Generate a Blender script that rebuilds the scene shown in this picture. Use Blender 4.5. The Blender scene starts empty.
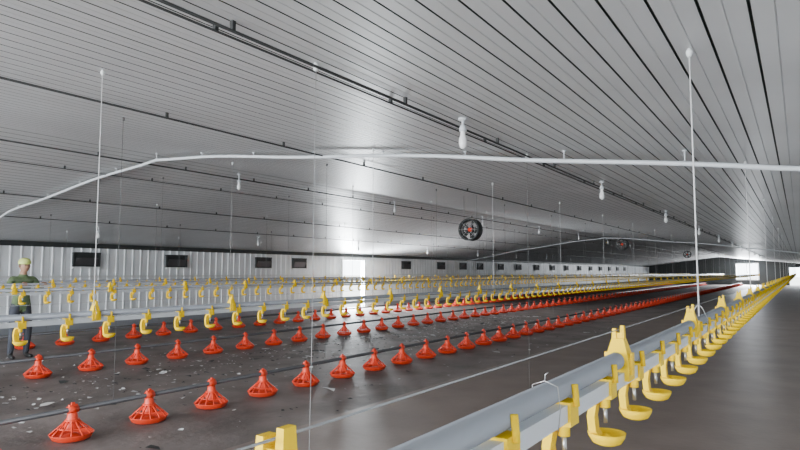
import bpy, bmesh, math, random
from mathutils import Vector, Matrix
random.seed(4)
SC=bpy.context.scene
F=610.0
PITCH=math.atan(47/F); YAW=math.atan(400*math.cos(PITCH)/F)
CAMZ=1.5
# ---------------- camera
cd=bpy.data.cameras.new('camera'); cam=bpy.data.objects.new('camera',cd); SC.collection.objects.link(cam)
cam.location=(0,0,CAMZ); cam.rotation_euler=(math.pi/2+PITCH,0,YAW)
cd.sensor_width=36; cd.lens=F*36/800; cd.clip_start=0.02; cd.clip_end=500
SC.camera=cam
RIDGE=-8.0; XL=-16.0; XR=1.0; Y0=-7.0; Y1=82.0
SL=0.104; CB=0.95
def ceil_z(x):
    return CAMZ+CB+SL*(-x) if x>RIDGE else CAMZ+CB+SL*8-0.128*(RIDGE-x)
def wall_y_at(px,X,z=1.5):
    c=math.cos(YAW); s=math.sin(YAW); cp=math.cos(PITCH); sp=math.sin(PITCH); q=px-400; dz=z-CAMZ
    return (F*X*c-q*dz*sp+q*cp*X*s)/(q*cp*c-F*s)
# ---------------- materials
def mat(name,col,rough=0.5,metal=0.0,noise=0.0,nscale=5.0,bump=0.0,bscale=30.0,spec=0.5,coords='Object'):
    m=bpy.data.materials.new(name); m.use_nodes=True
    nt=m.node_tree; b=nt.nodes['Principled BSDF']
    b.inputs['Base Color'].default_value=(*col,1); b.inputs['Roughness'].default_value=rough
    b.inputs['Metallic'].default_value=metal; b.inputs['Specular IOR Level'].default_value=spec
    tc=nt.nodes.new('ShaderNodeTexCoord')
    if noise>0:
        n=nt.nodes.new('ShaderNodeTexNoise'); n.inputs['Scale'].default_value=nscale; n.inputs['Detail'].default_value=8
        nt.links.new(tc.outputs[coords],n.inputs['Vector'])
        r=nt.nodes.new('ShaderNodeValToRGB')
        r.color_ramp.elements[0].position=0.3; r.color_ramp.elements[1].position=0.7
        r.color_ramp.elements[0].color=(*[c*(1-noise) for c in col],1)
        r.color_ramp.elements[1].color=(*[min(1,c*(1+noise)) for c in col],1)
        nt.links.new(n.outputs['Fac'],r.inputs['Fac']); nt.links.new(r.outputs['Color'],b.inputs['Base Color'])
    if bump>0:
        n2=nt.nodes.new('ShaderNodeTexNoise'); n2.inputs['Scale'].default_value=bscale; n2.inputs['Detail'].default_value=6
        nt.links.new(tc.outputs[coords],n2.inputs['Vector'])
        bp=nt.nodes.new('ShaderNodeBump'); bp.inputs['Strength'].default_value=bump; bp.inputs['Distance'].default_value=0.02
        nt.links.new(n2.outputs['Fac'],bp.inputs['Height']); nt.links.new(bp.outputs['Normal'],b.inputs['Normal'])
    return m
M_ceil=mat('ceiling_panel',(0.56,0.575,0.585),0.42,0,0.08,0.8,spec=0.5)
M_groove=mat('ceiling_joint',(0.014,0.028,0.022),0.6)
M_wall=mat('wall_sheet',(0.76,0.79,0.81),0.4,0,0.08,1.5)
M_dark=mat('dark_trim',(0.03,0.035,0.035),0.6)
M_whitetrim=mat('white_trim',(0.7,0.72,0.72),0.45)
M_floor=mat('earth_floor',(0.20,0.170,0.160),0.6,0,0.38,1.3,0.5,9.0,spec=0.3)
M_lane=mat('screed_floor',(0.24,0.19,0.168),0.48,0,0.16,1.6,0.15,14.0,spec=0.4)
M_seam=mat('seam',(0.42,0.39,0.37),0.6,0,0.3,5)
M_red=mat('red_plastic',(0.84,0.06,0.018),0.45)
M_yel=mat('yellow_plastic',(0.90,0.60,0.0),0.45,spec=.15)
M_tube=mat('aluminium_tube',(0.27,0.29,0.32),0.35,0.2)
M_pvc=mat('white_pvc',(0.60,0.63,0.66),0.35)
M_auger=mat('auger_tube',(0.085,0.085,0.09),0.4,0.3)
M_cord=mat('cord',(0.6,0.6,0.6),0.6)
M_cordg=mat('cord_grey',(0.3,0.3,0.3),0.6)
M_cordd=mat('cord_dark',(0.11,0.11,0.11),0.6)
M_cable=mat('steel_cable',(0.02,0.022,0.022),0.6)
M_steel=mat('steel',(0.5,0.5,0.5),0.35,0.9)
M_wire=mat('zinc_wire',(0.30,0.31,0.32),0.5,0.3)
M_bulb=mat('frosted_bulb',(0.85,0.85,0.85),0.25)
M_scrap=mat('scrap',(0.6,0.6,0.6),0.7,0,0.4,3)
M_skin=mat('skin',(0.42,0.24,0.16),0.5)
M_shirt=mat('olive_cloth',(0.13,0.19,0.09),0.85,0,0.25,9)
M_trous=mat('dark_trousers',(0.045,0.05,0.065),0.85,0,0.2,9)
M_shoe=mat('shoe',(0.02,0.02,0.02),0.5)
M_cap=mat('cap',(0.70,0.80,0.25),0.6)
M_hair=mat('hair',(0.012,0.01,0.009),0.7)
M_ground=mat('outside_ground',(0.5,0.48,0.42),0.9,0,0.2,0.5)
# ---------------- mesh builder
class MB:
    def __init__(s): s.v=[];s.f=[];s.m=[];s.mats=[];s.sm=[]
    def mi(s,m):
        if m not in s.mats: s.mats.append(m)
        return s.mats.index(m)
    def add(s,vs,fs,m,smooth=False):
        o=len(s.v); s.v+= [tuple(v) for v in vs]; i=s.mi(m)
        for f in fs: s.f.append([o+k for k in f]); s.m.append(i); s.sm.append(smooth)
    def box(s,c,d,m,rot=None,top=1.0):
        hx,hy,hz=d[0]/2,d[1]/2,d[2]/2
        vs=[Vector((x*hx*(top if z>0 else 1),y*hy*(top if z>0 else 1),z*hz)) for x in(-1,1) for y in(-1,1) for z in(-1,1)]
        if rot is not None: vs=[rot@v for v in vs]
        vs=[v+Vector(c) for v in vs]
        s.add(vs,[(0,1,3,2),(4,6,7,5),(0,4,5,1),(2,3,7,6),(0,2,6,4),(1,5,7,3)],m)
    def tube(s,pts,r,m,n=8,caps=True,smooth=True):
        pts=[Vector(p) for p in pts]; N=len(pts)
        rs=r if isinstance(r,(list,tuple)) else [r]*N
        vs=[]
        for i,p in enumerate(pts):
            t=(pts[min(i+1,N-1)]-pts[max(i-1,0)]).normalized()
            a=Vector((0,0,1)) if abs(t.z)<0.9 else Vector((0,1,0))
            u=t.cross(a).normalized(); w=t.cross(u).normalized()
            for k in range(n):
                an=2*math.pi*k/n; vs.append(p+(u*math.cos(an)+w*math.sin(an))*rs[i])
        fs=[]
        for i in range(N-1):
            for k in range(n):
                k2=(k+1)%n; fs.append((i*n+k,i*n+k2,(i+1)*n+k2,(i+1)*n+k))
        if caps: fs.append(tuple(range(n))[::-1]); fs.append(tuple((N-1)*n+k for k in range(n)))
        s.add(vs,fs,m,smooth)
    def lathe(s,prof,c,m,n=16,smooth=True,axis='Z'):
        vs=[];fs=[]; c=Vector(c)
        for (r,z) in prof:
            for k in range(n):
                a=2*math.pi*k/n
                if axis=='Z': v=Vector((r*math.cos(a),r*math.sin(a),z))
                else: v=Vector((r*math.cos(a),z,r*math.sin(a)))
                vs.append(v+c)
        for i in range(len(prof)-1):
            for k in range(n):
                k2=(k+1)%n; fs.append((i*n+k,i*n+k2,(i+1)*n+k2,(i+1)*n+k))
        s.add(vs,fs,m,smooth)
    def obj(s,name,parent=None,loc=(0,0,0)):
        me=bpy.data.meshes.new(name); me.from_pydata(s.v,[],s.f)
        for m in s.mats: me.materials.append(m)
        for i,p in enumerate(me.polygons): p.material_index=s.m[i]; p.use_smooth=s.sm[i]
        me.update()
        o=bpy.data.objects.new(name,me); SC.collection.objects.link(o); o.location=loc
        if parent: o.parent=parent
        return o
def empty(name,loc=(0,0,0)):
    e=bpy.data.objects.new(name,None); e.location=loc; e.empty_display_size=0.2; SC.collection.objects.link(e); return e
def array(o,step,count):
    a=o.modifiers.new('array','ARRAY'); a.use_relative_offset=False; a.use_constant_offset=True
    a.constant_offset_displace=step; a.count=count
# ---------------- shell
SX=-4.15
b=MB(); b.box(((XL+SX)/2,(Y0+Y1)/2,-0.06),((SX-XL),Y1-Y0,0.12),M_floor)
b.box(((XR+SX)/2,(Y0+Y1)/2,-0.06),((XR-SX),Y1-Y0,0.12),M_lane)
b.obj('floor')
b=MB(); b.box((0,40,-0.3),(400,400,0.3),M_ground); b.obj('ground')
# ceiling
b=MB(); prof=[]; pm=[]
x=XR; P=0.16; G=0.012; D=0.013
while x>XL+0.01:
    x2=max(x-P,XL)
    prof.append((x,ceil_z(x))); pm.append(0)
    xg=x2+G
    xm=(x+xg)/2
    prof.append((xm+.004,ceil_z(xm))); pm.append(0)
    prof.append((xm,ceil_z(xm)+.005)); pm.append(0)
    prof.append((xm-.004,ceil_z(xm))); pm.append(0)
    prof.append((xg,ceil_z(xg))); pm.append(1)
    prof.append((xg,ceil_z(xg)+D)); pm.append(1)
    prof.append((x2,ceil_z(x2)+D)); pm.append(1)
    x=x2
prof.append((XL,ceil_z(XL))); pm.append(0)
for i in range(len(prof)-1):
    (xa,za),(xb,zb)=prof[i],prof[i+1]
    b.add([(xa,Y0,za),(xb,Y0,zb),(xb,Y1,zb),(xa,Y1,za)],[(0,1,2,3)],[M_ceil,M_groove][pm[i]])
b.obj('ceiling')
b=MB()
for xa,xb in((XR+.1,RIDGE),(RIDGE,XL-.1)):
    za,zb=ceil_z(xa)+.05,ceil_z(xb)+.05
    b.add([(xa,Y0,za),(xb,Y0,zb),(xb,Y1,zb),(xa,Y1,za),(xa,Y0,za+.1),(xb,Y0,zb+.1),(xb,Y1,zb+.1),(xa,Y1,za+.1)],[(0,1,2,3),(4,7,6,5),(0,4,5,1),(2,6,7,3)],M_dark)
b.obj('roof')
# left wall, corrugated
def corr(b,xp,sgn,y0,y1,z0,z1,m):
    y=y0; pts=[]
    while y<y1-1e-4:
        for dy,dx in((0,0),(0.19,0),(0.205,0.022),(0.235,0.022),(0.25,0)):
            if y+dy<=y1: pts.append((y+dy,dx))
        y+=0.25
    pts.append((y1,0))
    for i in range(len(pts)-1):
        (a,da),(c,dc)=pts[i],pts[i+1]
        b.add([(xp+sgn*da,a,z0),(xp+sgn*dc,c,z0),(xp+sgn*dc,c,z1),(xp+sgn*da,a,z1)],[(0,1,2,3)],m)
DY0,DY1,DZ=20.0,21.5,2.0
HL=ceil_z(XL)
b=MB()
corr(b,XL,1,Y0,DY0,0,HL,M_wall); corr(b,XL,1,DY1,Y1,0,HL,M_wall); corr(b,XL,1,DY0,DY1,DZ,HL,M_wall)
b.box((XL-.06,(Y0+DY0)/2,HL/2),(.1,DY0-Y0,HL),M_wall); b.box((XL-.06,(Y1+DY1)/2,HL/2),(.1,Y1-DY1,HL),M_wall)
b.box((XL-.06,(DY0+DY1)/2,(HL+DZ)/2),(.1,1.5,HL-DZ),M_wall)
b.obj('wall_left')
b=MB(); b.box((XL+.04,(Y0+Y1)/2,HL-.06),(.07,Y1-Y0,.12),M_dark); b.obj('trim_1')
b=MB(); b.box((XL+.04,(Y0+DY0)/2,1.38),(.05,DY0-Y0,.05),M_whitetrim); b.box((XL+.04,(Y1+DY1)/2,1.38),(.05,Y1-DY1,.05),M_whitetrim); b.obj('trim_2')
b=MB(); b.box((XL+.03,(Y0+DY0)/2,.12),(.05,DY0-Y0,.24),M_tube); b.box((XL+.03,(Y1+DY1)/2,.12),(.05,Y1-DY1,.24),M_tube); b.obj('baseboard_left')
b=MB()
for yy in(DY0-.03,DY1+.03): b.box((XL+.06,yy,DZ/2),(.07,.06,DZ),M_whitetrim)
b.box((XL+.06,(DY0+DY1)/2,DZ+.03),(.07,1.62,.06),M_whitetrim); 
b.box((XL+.06,DY1+.80,1.0),(.04,1.4,1.98),M_whitetrim)
b.obj('door_1')
HR=ceil_z(XR)
b=MB(); corr(b,XR,-1,Y0,Y1,0,HR,M_wall); b.box((XR+.06,(Y0+Y1)/2,HR/2),(.1,Y1-Y0,HR),M_wall); b.obj('wall_right')
# end wall with openings
b=MB(); ox0,ox1,oz0,oz1=-6.3,-4.0,0.6,2.5
def quadwall(xa,xb,za0,za1=None):
    top=lambda x: ceil_z(x) if za1 is None else za1
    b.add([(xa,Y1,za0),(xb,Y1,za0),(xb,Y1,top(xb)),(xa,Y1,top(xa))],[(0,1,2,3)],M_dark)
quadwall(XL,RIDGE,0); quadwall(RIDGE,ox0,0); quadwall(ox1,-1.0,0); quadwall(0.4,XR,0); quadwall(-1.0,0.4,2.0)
quadwall(ox0,ox1,0,oz0); quadwall(ox0,ox1,oz1)
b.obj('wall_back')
b=MB()
for xx in(ox0,(ox0+ox1)/2,ox1): b.box((xx,Y1-.05,(oz0+oz1)/2),(.1,.1,oz1-oz0+.1),M_whitetrim)
for zz in(oz0,oz1): b.box(((ox0+ox1)/2,Y1-.05,zz),(ox1-ox0,.1,.1),M_whitetrim)
b.obj('window_end')
pxs=[85,175,262,298,340,405,440,462,479,500,518,536,552,566,579,590,600,609,617,624]
for i,px in enumerate(pxs):
    y=wall_y_at(px,XL,1.82); 
    if DY0-.6<y<DY1+1.6: continue
    b=MB(); z=1.81; w=.66; h=.34
    b.box((0,0,z),(.05,w,h),M_dark)
    b.box((.03,0,z+h/2+.02),(.09,w+.08,.04),M_dark); b.box((.03,0,z-h/2-.02),(.09,w+.08,.04),M_whitetrim)
    for q in(-1,1): b.box((.03,q*(w/2+.02),z),(.07,.04,h),M_dark)
    b.box((.05,0,z-.03),(.02,w*.94,h*.6),M_auger,Matrix.Rotation(.35,3,'Y'))
    b.obj('window_%d'%(i+1),loc=(XL+.045,y,0))
# ---------------- drinker lines
def drinker(X,phase,ya,yb,cord_y,hz=0.0,cordr=.003,cordm=None,hy=None):
    e=empty('drinking_line',(X,0,0)); cordm=cordm or M_cord
    sp=0.276
    b=MB(); b.tube([(0,ya,1.292+hz),(0,yb,1.292+hz)],.020,M_tube,14); 
    b.tube([(0,ya-.01,1.292+hz),(0,ya+.03,1.292+hz)],.022,M_pvc,12)
    b.obj('stabiliser_tube',e)
    b=MB(); b.box((0.004,(ya+yb)/2,1.252+hz),(.03,yb-ya,.03),M_pvc)
    b.obj('water_pipe',e)
    y=phase
    while y-sp>ya+.05: y-=sp
    n=int((yb-y)/sp)
    z=hz
    b=MB()
    b.box((.004,0,1.250+z),(.040,.046,.042),M_yel)
    b.tube([(.004-.024,0,1.262+z),(-.024,0,1.30+z)],.006,M_yel,6); b.tube([(.028,0,1.262+z),(.025,0,1.30+z)],.006,M_yel,6)
    b.tube([(.004,0,1.238+z),(.004,0,1.208+z)],.011,M_yel,10)
    b.tube([(.004,0,1.21+z),(.004,0,1.175+z)],.0045,M_steel,6)
    arm=[(-.010,-.008,1.236),(-.018,-.012,1.215),(-.022,-.014,1.19),(-.020,-.012,1.16),(-.010,-.004,1.140)]
    wd=[.015,.015,.014,.014,.016]
    vs=[];fs=[]
    for (ax,ay,az),w in zip(arm,wd):
        vs+=[(ax-.006,ay-w,az+z),(ax+.010,ay-w,az+z),(ax+.010,ay+w,az+z),(ax-.006,ay+w,az+z)]
    for i in range(4):
        for k in range(4): fs.append((i*4+k,i*4+(k+1)%4,i*4+4+(k+1)%4,i*4+4+k))
    b.add(vs,fs,M_yel)
    b.lathe([(.001,1.130),(.018,1.129),(.030,1.134),(.038,1.147),(.040,1.155),(.036,1.155),(.028,1.143),(.012,1.140),(.007,1.152),(.001,1.153)],(.006,0,z),M_yel,18)
    o=b.obj('nipple_cups',e,(0,y,0)); array(o,(0,sp,0),n)
    # hanger brackets: tapered body over both pipes, forked top that holds the wire
    hs=1.14; y2=hy if hy is not None else phase+.11
    while y2-hs>ya+.05: y2-=hs
    b=MB()
    b.box((.002,0,1.272+z),(.056,.056,.05),M_yel,top=.94)
    b.box((.002,0,1.320+z),(.052,.052,.046),M_yel,top=.52)
    for q,hh in((-1,.024),(1,.031)):
        b.box((.002+q*.0085,q*.003,1.342+z+hh/2),(.010,.018,hh),M_yel,top=.8)
    b.box((.002,0,1.349+z),(.020,.014,.014),M_yel)
    for q in(-1,1): b.box((.002+q*.029,0,1.285+z),(.006,.020,.05),M_yel)
    o=b.obj('hanger_brackets',e,(0,y2,0)); array(o,(0,hs,0),int((yb-y2)/hs)+1)
    b=MB(); b.tube([(0.002,ya,1.363+z),(0.002,yb,1.363+z)],.0013,M_wire,6); b.obj('anti_roost_wire',e)
    b=MB()
    for cy in cord_y:
        zt=ceil_z(X)
        b.tube([(0,cy,1.27+z),(.0,cy,zt-.03)],cordr,cordm,6)
        b.tube([(0.03,cy,1.25+z),(.034,cy,1.30+z),(.012,cy,1.35+z),(0,cy,1.36+z)],.0016,M_steel,5)
        b.tube([(-0.03,cy,1.25+z),(-.034,cy,1.30+z),(-.012,cy,1.35+z),(0,cy,1.36+z)],.0016,M_steel,5)
        b.lathe([(.001,zt-.04),(.008,zt-.04),(.014,zt-.025),(.014,zt-.012),(.006,zt),(.001,zt)],(0,cy,0),M_whitetrim,10)
    if X>-.5:   # wire hook round the two pipes
        cy=wall_y_at(545,X,1.3)
        b.tube([(.022,cy,1.235+z),(.026,cy,1.27+z),(.022,cy,1.308+z),(0,cy,1.316+z),(-.022,cy,1.308+z),(-.026,cy,1.27+z),(-.020,cy,1.235+z)],.0010,M_steel,6)
        b.tube([(0,cy,1.316+z),(0,cy+.003,1.326+z),(.005,cy+.003,1.33+z)],.0010,M_steel,6)
    b.obj('suspension_cords',e)
    return e
XA=-.37
ca=wall_y_at(694,XA,1.9)
drinker(XA,wall_y_at(604,XA,1.15),-5,80,[ca+3.3*k for k in range(-2,23)],cordr=.0035,hy=wall_y_at(618,XA,1.34))
cb=wall_y_at(98,-3.85,2.0)
drinker(-3.85,wall_y_at(67,-3.85,1.13),-5,80,[cb+3.1*k for k in range(-1,25)],hz=-.06,cordr=.0028,hy=wall_y_at(95,-3.85,1.3))
drinker(-7.4,1.0,-5,80,[6.5+3.1*k for k in range(0,23)],cordm=M_cordg,cordr=.0025)
drinker(-11.0,1.0,-5,80,[4.6+3.1*k for k in range(-2,24)],cordm=M_cordd,cordr=.0025)
drinker(-14.4,1.0,-5,80,[4.6+3.1*k for k in range(-2,24)],cordm=M_cordd,cordr=.0025)
# ---------------- feeding lines
def feeder(X,phase,ya,yb):
    e=empty('feeding_line',(X,0,0)); sp=.778
    zp=.265
    b=MB(); b.tube([(0,ya,zp),(0,yb,zp)],.0225,M_auger,12); b.obj('auger_tube',e)
    b=MB()
    b.lathe([(.001,.004),(.13,.004),(.160,.018),(.180,.055),(.186,.062),(.180,.064),(.170,.056),(.145,.030),(.09,.028),(.05,.05),(.001,.055)],(0,0,0),M_red,24)
    for k in range(12):
        a=2*math.pi*k/12; c,s=math.cos(a),math.sin(a)
        b.tube([(.176*c,.176*s,.060),(.140*c,.140*s,.095),(.085*c,.085*s,.140),(.050*c,.050*s,.175)],.0065,M_red,5)
    b.lathe([(.119,.121),(.123,.116),(.119,.111),(.115,.116),(.119,.121)],(0,0,-.006),M_red,24)
    b.lathe([(.062,.090),(.064,.12),(.052,.175),(.046,.195),(.042,.23),(.038,.24)],(0,0,0),M_red,16)
    b.lathe([(.060,.168),(.064,.173),(.060,.182),(.052,.182)],(0,0,0),M_red,16)
    b.tube([(0,-.045,zp),(0,.045,zp)],.033,M_red,12)
    b.box((0,0,zp+.03),(.03,.07,.03),M_red)
    b.box((0,0,zp+.05),(.014,.03,.025),M_red)
    y=phase
    while y-sp>ya+.1: y-=sp
    o=b.obj('feeder_pans',e,(0,y,0)); array(o,(0,sp,0),int((yb-y)/sp))
    b=MB()
    cy=y+sp*.5
    while cy<yb:
        zt=ceil_z(X); b.tube([(0,cy,zp+.01),(0,cy,zt)],.0022,M_cordd,5); b.lathe([(.001,zt-.04),(.014,zt-.03),(.014,zt),(.001,zt)],(0,cy,0),M_cordd,8); cy+=sp*4
    b.obj('suspension_cords',e)
feeder(-5.54,wall_y_at(72,-5.54,.1),-4,79)
feeder(-9.15,wall_y_at(38,-9.15,.1),-4,79)
feeder(-12.75,wall_y_at(25,-12.75,.1),-4,79)
# loose cords at the not yet installed line
e=empty('loose_cords',(0,0,0)); b=MB()
for k,px in enumerate([316,527]):
    y=wall_y_at(px,-2.25,2.6)
    zt=ceil_z(-2.25); b.tube([(-2.25,y,zt),(-2.25,y-.01,1.2),(-2.26,y-.02,.05)],.0017,M_cordg if k==0 else M_cordd,5)
    b.lathe([(.001,zt-.05),(.014,zt-.045),(.02,zt-.02),(.012,zt),(.001,zt)],(-2.25,y,0),M_whitetrim,10)
    b.lathe([(.001,0.002),(.02,0.002),(.02,.04),(.008,.055),(.001,.055)],(-2.26,y-.02,0),M_steel,10)
b.obj('cords',e)
# ---------------- ceiling cables
e=empty('winch_cables'); b=MB()
for X,r,dz in((-2.18,.008,.05),(-2.30,.006,.035),(-4.75,.009,.05),(-8.4,.012,.06),(-9.3,.008,.05),(-11.2,.010,.05),(-13,.010,.05)):
    z=ceil_z(X)-dz; b.tube([(X,Y0+.1,z),(X,Y1-.1,z)],r,M_cable,6)
    y=0.4
    while y<60: b.box((X,y,z+dz/2),(.02,.02,dz),M_cable); y+=1.5
b.obj('cables',e)
# ---------------- transverse white pipes
def trans(Y,sag):
    b=MB(); pts=[]
    n=48
    for i in range(n+1):
        X=XR-.05+(XL+.4-(XR-.05))*i/n
        z=ceil_z(X)-.045-0.04*math.exp(-((X-RIDGE)/1.0)**2)
        z-=.10*max(0,min(1,(X+3)/3))
        z-=0.010*(1+math.sin(X*2.1))
        if X<-12.4: z-= (-(X+12.4))*.15*sag
        pts.append((X,Y,z))
    b.tube(pts,.022,M_pvc,10)
    for i in range(2,n-8,3):
        X,_,z=pts[i]; b.tube([(X,Y,z),(X,Y,ceil_z(X))],.006,M_pvc,6); b.lathe([(.001,0),(.02,0),(.02,.01),(.001,.01)],(X,Y,ceil_z(X)-.012),M_pvc,8)
    return b.obj('conduit_pipe')
trans(5.58,1); trans(30.7,.3)
# ---------------- lamps
def lamp(X,Y,drop=.0):
    zt=ceil_z(X); e=MB()
    e.lathe([(.001,0),(.036,0),(.036,-.012),(.02,-.02),(.010,-.025),(.008,-.05-drop),(.018,-.055-drop),(.028,-.08-drop),(.028,-.10-drop),(.020,-.105-drop)],(0,0,0),M_pvc,14)
    e.lathe([(.018,-.105-drop),(.019,-.13-drop),(.030,-.16-drop),(.032,-.19-drop),(.026,-.22-drop),(.012,-.235-drop),(.001,-.237-drop)],(0,0,0),M_bulb,14)
    return e.obj('ceiling_lamp',loc=(X,Y,zt))
for px in(463,602,): lamp(-2.1,wall_y_at(px,-2.1,2.5))
for k in range(3,12): lamp(-2.1,wall_y_at(602,-2.1)+4.6*(k-2))
for k in range(0,12): lamp(-8.3,wall_y_at(239,-8.3,3.1)+5*k,.05)
for k in range(0,10): lamp(-13.6,8+5*k,.05)
# ---------------- circulation fans
def fan(X,Y,Z):
    e=empty('circulation_fan',(X,Y,Z)); R=.19
    b=MB(); b.lathe([(R,-.09),(R+.03,-.1),(R+.012,0),(R+.03,.1),(R,.09),(R-.004,0),(R,-.09)],(0,0,0),M_dark,28,axis='Y'); b.obj('housing',e)
    b=MB()
    for rr in(.08,.14): b.tube([(rr*math.cos(a*math.pi/12),-.1,rr*math.sin(a*math.pi/12)) for a in range(25)],.003,M_steel,4,caps=False)
    for k in range(8):
        a=k*math.pi/4; b.tube([(.04*math.cos(a),-.1,.04*math.sin(a)),((R+.01)*math.cos(a),-.1,(R+.01)*math.sin(a))],.003,M_steel,4)
    b.obj('guard',e)
    b=MB(); 
    for k in range(5):
        a=k*2*math.pi/5; R1=Matrix.Rotation(a,3,'Y')
        vs=[R1@Vector(v) for v in((.04,-.03,-.02),(.165,-.04,-.045),(.178,.03,.04),(.04,.02,.025))]
        vs2=[v+Vector((0,.006,0)) for v in vs]
        b.add(vs+vs2,[(0,1,2,3),(7,6,5,4),(0,4,5,1),(1,5,6,2),(2,6,7,3),(3,7,4,0)],M_dark)
    b.lathe([(.001,-.05),(.04,-.045),(.045,.02),(.04,.03),(.001,.03)],(0,0,0),M_red,14,axis='Y'); b.obj('blades',e)
    b=MB(); b.lathe([(.001,.04),(.06,.04),(.065,.06),(.065,.17),(.05,.19),(.001,.19)],(0,0,0),M_dark,14,axis='Y')
    for q in(-1,1): b.box((q*.12,.085,0),(.15,.02,.03),M_dark)
    b.box((0,.085,.12),(.03,.02,.15),M_dark)
    b.obj('motor',e)
    b=MB(); zt=ceil_z(X)-Z
    for q in(-1,1): b.tube([(q*.14,0,.15),(q*.14,0,zt)],.004,M_cordd,5)
    b.obj('hanging_chains',e)
fan(-5.4,10.8,2.33); fan(-5.6,24,2.55); fan(-5.6,40,2.55)
# ---------------- litter scraps
b=MB()
for k in range(2000):
    X=random.choice([random.gauss(-7.4,.9),random.uniform(-12,-4.2),random.gauss(-8.4,.6)]); Y=random.uniform(1.5,20)
    if abs(X+5.54)<.25 or abs(X+9.15)<.25: continue
    s=random.uniform(.015,.05)*(2.6 if random.random()<.07 else 1); a=random.random()*6.28
    vs=[]
    for q in range(5):
        rr=s*random.uniform(.5,1.1); vs.append((X+rr*math.cos(a+q*1.256),Y+rr*math.sin(a+q*1.256)*.7,.004+random.uniform(0,.4)*s))
    b.add(vs,[(0,1,2,3,4)],random.choice([M_scrap,M_scrap,M_seam,M_dark,M_dark]))
b.obj('floor_litter')
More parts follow.
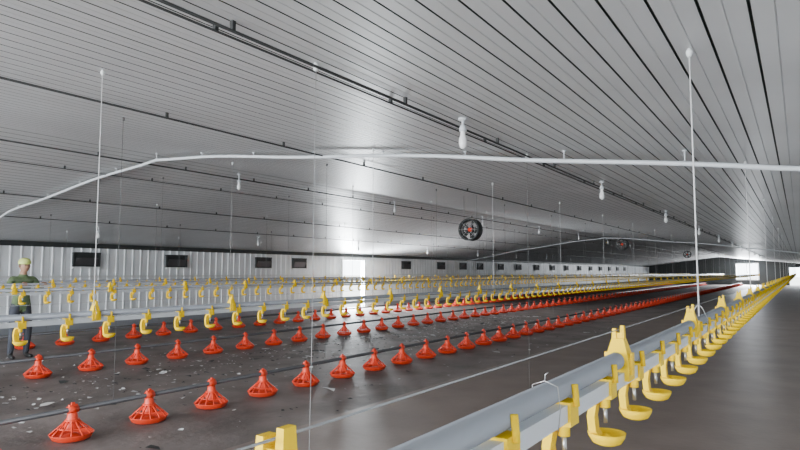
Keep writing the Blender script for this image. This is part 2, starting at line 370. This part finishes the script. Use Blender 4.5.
# ---------------- person
def person(loc,rz):
    root=empty('worker',loc); root.rotation_euler=(0,0,rz)
    J={'pel':((0,.02,.93),.135),'sp':((0,0,1.10),.125),'ch':((0,-.02,1.28),.145),'nb':((0,-.02,1.42),.080),'nk':((0,-.035,1.48),.058),
       'hd':((0,-.05,1.54),.058)}
    bones=[('pel','sp','shirt'),('sp','ch','shirt'),('ch','nb','shirt'),('nb','nk','skin'),('nk','hd','skin')]
    for s,t in((-1,'r'),(1,'l')):
        J['sh'+t]=((s*.18,-.02,1.385),.072); J['el'+t]=((s*.27,-.10,1.14),.054); J['wr'+t]=((s*.17,-.335,1.245),.034); J['ha'+t]=((s*.155,-.39,1.275),.030)
        J['hip'+t]=((s*.095,.02,.87),.095); J['kn'+t]=((s*.12,-.03,.49),.070); J['an'+t]=((s*.13,.03,.11),.050); J['he'+t]=((s*.13,.03,.05),.044);J['to'+t]=((s*.15,-.15,.035),.034)
        bones+=[('ch','sh'+t,'shirt'),('sh'+t,'el'+t,'shirt'),('el'+t,'wr'+t,'shirt'),('wr'+t,'ha'+t,'skin'),
                ('pel','hip'+t,'tr'),('hip'+t,'kn'+t,'tr'),('kn'+t,'an'+t,'tr'),('an'+t,'he'+t,'shoe'),('he'+t,'to'+t,'shoe')]
    names=list(J); me=bpy.data.meshes.new('body')
    me.from_pydata([J[n][0] for n in names],[(names.index(a),names.index(c)) for a,c,_ in bones],[])
    o=bpy.data.objects.new('body_tmp',me); SC.collection.objects.link(o)
    sk=o.modifiers.new('s','SKIN'); sk.use_smooth_shade=True
    for i,n in enumerate(names):
        v=me.skin_vertices[0].data[i]; r=J[n][1]
        v.radius=(r,r*.8) if n in('pel','sp','ch') else (r,r); v.use_root=(n=='pel')
    su=o.modifiers.new('u','SUBSURF'); su.levels=2; su.render_levels=2
    dg=bpy.context.evaluated_depsgraph_get(); dg.update()
    ev=bpy.data.meshes.new_from_object(o.evaluated_get(dg)); bpy.data.objects.remove(o)
    ms={'shirt':M_shirt,'skin':M_skin,'tr':M_trous,'shoe':M_shoe}; keys=list(ms)
    ev.materials.clear()
    for k in keys: ev.materials.append(ms[k])
    for p in ev.polygons:
        c=p.center; best=None
        for a,d,l in bones:
            A=Vector(J[a][0]);B=Vector(J[d][0]); t=max(0,min(1,(c-A).dot(B-A)/(B-A).length_squared)); ra=J[a][1]*(1-t)+J[d][1]*t
            dd=(c-A.lerp(B,t)).length-ra
            if best is None or dd<best[0]: best=(dd,l)
        p.material_index=keys.index(best[1]); p.use_smooth=True
    bo=bpy.data.objects.new('body',ev); SC.collection.objects.link(bo); bo.parent=root
    h=MB(); hc=Vector((0,-.065,1.605)); n=20; m=14; vs=[];fs=[]
    for i in range(m+1):
        ph=math.pi*i/m
        for k in range(n):
            a=2*math.pi*k/n; X=math.sin(ph)*math.cos(a);Y=math.sin(ph)*math.sin(a);Z=math.cos(ph)
            sx=.080*(1-.20*max(0,-Z)); sy=.098*(1-.1*max(0,-Z)); 
            vs.append(hc+Vector((X*sx,Y*sy-(.012*max(0,-Z)),Z*.118)))
    for i in range(m):
        for k in range(n): fs.append((i*n+k,i*n+(k+1)%n,(i+1)*n+(k+1)%n,(i+1)*n+k))
    h.add(vs,fs,M_skin,True)
    h.tube([hc+Vector((0,-.090,.012)),hc+Vector((0,-.110,-.018)),hc+Vector((0,-.098,-.032))],[.007,.012,.010],M_skin,8)
    for s in(-1,1):
        h.lathe([(.001,-.008),(.011,-.003),(.011,.003),(.001,.008)],hc+Vector((s*.030,-.086,.012)),M_shoe,8)
        h.tube([hc+Vector((s*.016,-.094,.028)),hc+Vector((s*.045,-.084,.028))],.004,M_hair,6)
        h.tube([hc+Vector((s*.078,0,.02)),hc+Vector((s*.088,.006,.0)),hc+Vector((s*.078,0,-.03))],[.008,.014,.008],M_skin,8)
    h.tube([hc+Vector((-.022,-.092,-.055)),hc+Vector((0,-.098,-.053)),hc+Vector((.022,-.092,-.055))],.005,mat('lips',(.3,.1,.08)),6)
    h.lathe([(.082,-.02),(.086,.02),(.084,.04)],hc+Vector((0,.012,0)),M_hair,18)
    h.obj('head',root)
    h=MB(); h.lathe([(.094,.030),(.101,.045),(.099,.08),(.080,.118),(.042,.140),(.001,.145)],hc+Vector((0,.004,0)),M_cap,22)
    vs=[];N=9
    for k in range(N):
        a=math.pi*(1.12+.76*k/(N-1)); vs.append(hc+Vector((.09*math.cos(a),.094*math.sin(a),.040)))
    for k in range(N):
        a=math.pi*(1.12+.76*k/(N-1)); vs.append(hc+Vector((.10*math.cos(a),.165*math.sin(a),.028)))
    h.add(vs,[(k,k+1,N+k+1,N+k) for k in range(N-1)],M_cap,True); h.obj('cap',root)
    for s,t in((-1,'r'),(1,'l')):
        h=MB(); c=Vector((s*.155,-.40,1.29))
        h.tube([c+Vector((0,.05,-.02)),c+Vector((0,.015,.005)),c+Vector((0,-.02,.022))],[.026,.034,.026],M_skin,10)
        for q,L in enumerate((.9,1.0,.95,.75)):
            xo=(q-1.5)*.019*-s
            p=[c+Vector((xo,-.015,.024)),c+Vector((xo,-.045*L,.030)),c+Vector((xo,-.068*L-.004,.008)),c+Vector((xo,-.066*L,-.020*L))]
            h.tube(p,[.009,.0085,.008,.006],M_skin,7)
        h.tube([c+Vector((-s*.026,.02,.0)),c+Vector((-s*.045,-.005,-.005)),c+Vector((-s*.045,-.032,-.018))],[.011,.010,.007],M_skin,7)
        h.obj('hand_'+t,root)
person((-11.44,wall_y_at(22,-11.45,1.4),0),math.pi/2)
# ---------------- light
w=bpy.data.worlds.new('world'); SC.world=w; w.use_nodes=True
nt=w.node_tree; bg=nt.nodes['Background']; bg.inputs['Color'].default_value=(.84,.92,1,1); bg.inputs['Strength'].default_value=10.0
def area(name,loc,rot,sx,sy,e,col=(1,1,1)):
    l=bpy.data.lights.new(name,'AREA'); l.shape='RECTANGLE'; l.size=sx; l.size_y=sy; l.energy=e; l.color=col
    o=bpy.data.objects.new(name,l); o.location=loc; o.rotation_euler=rot; SC.collection.objects.link(o)
# added fill lamp behind camera, then daylight entering side door and far opening
area('gable_fill',(-7.5,Y0-.1,1.25),(math.pi/2,0,0),16.5,2.4,2700,(.92,.96,1))
area('door_daylight',(XL-.15,(DY0+DY1)/2,1.02),(0,-math.pi/2,0),1.9,1.4,1300,(.90,.96,1))
area('end_daylight',(-5.1,Y1+.3,1.5),(-math.pi/2,0,0),2.6,2.0,4000,(.9,.95,1))
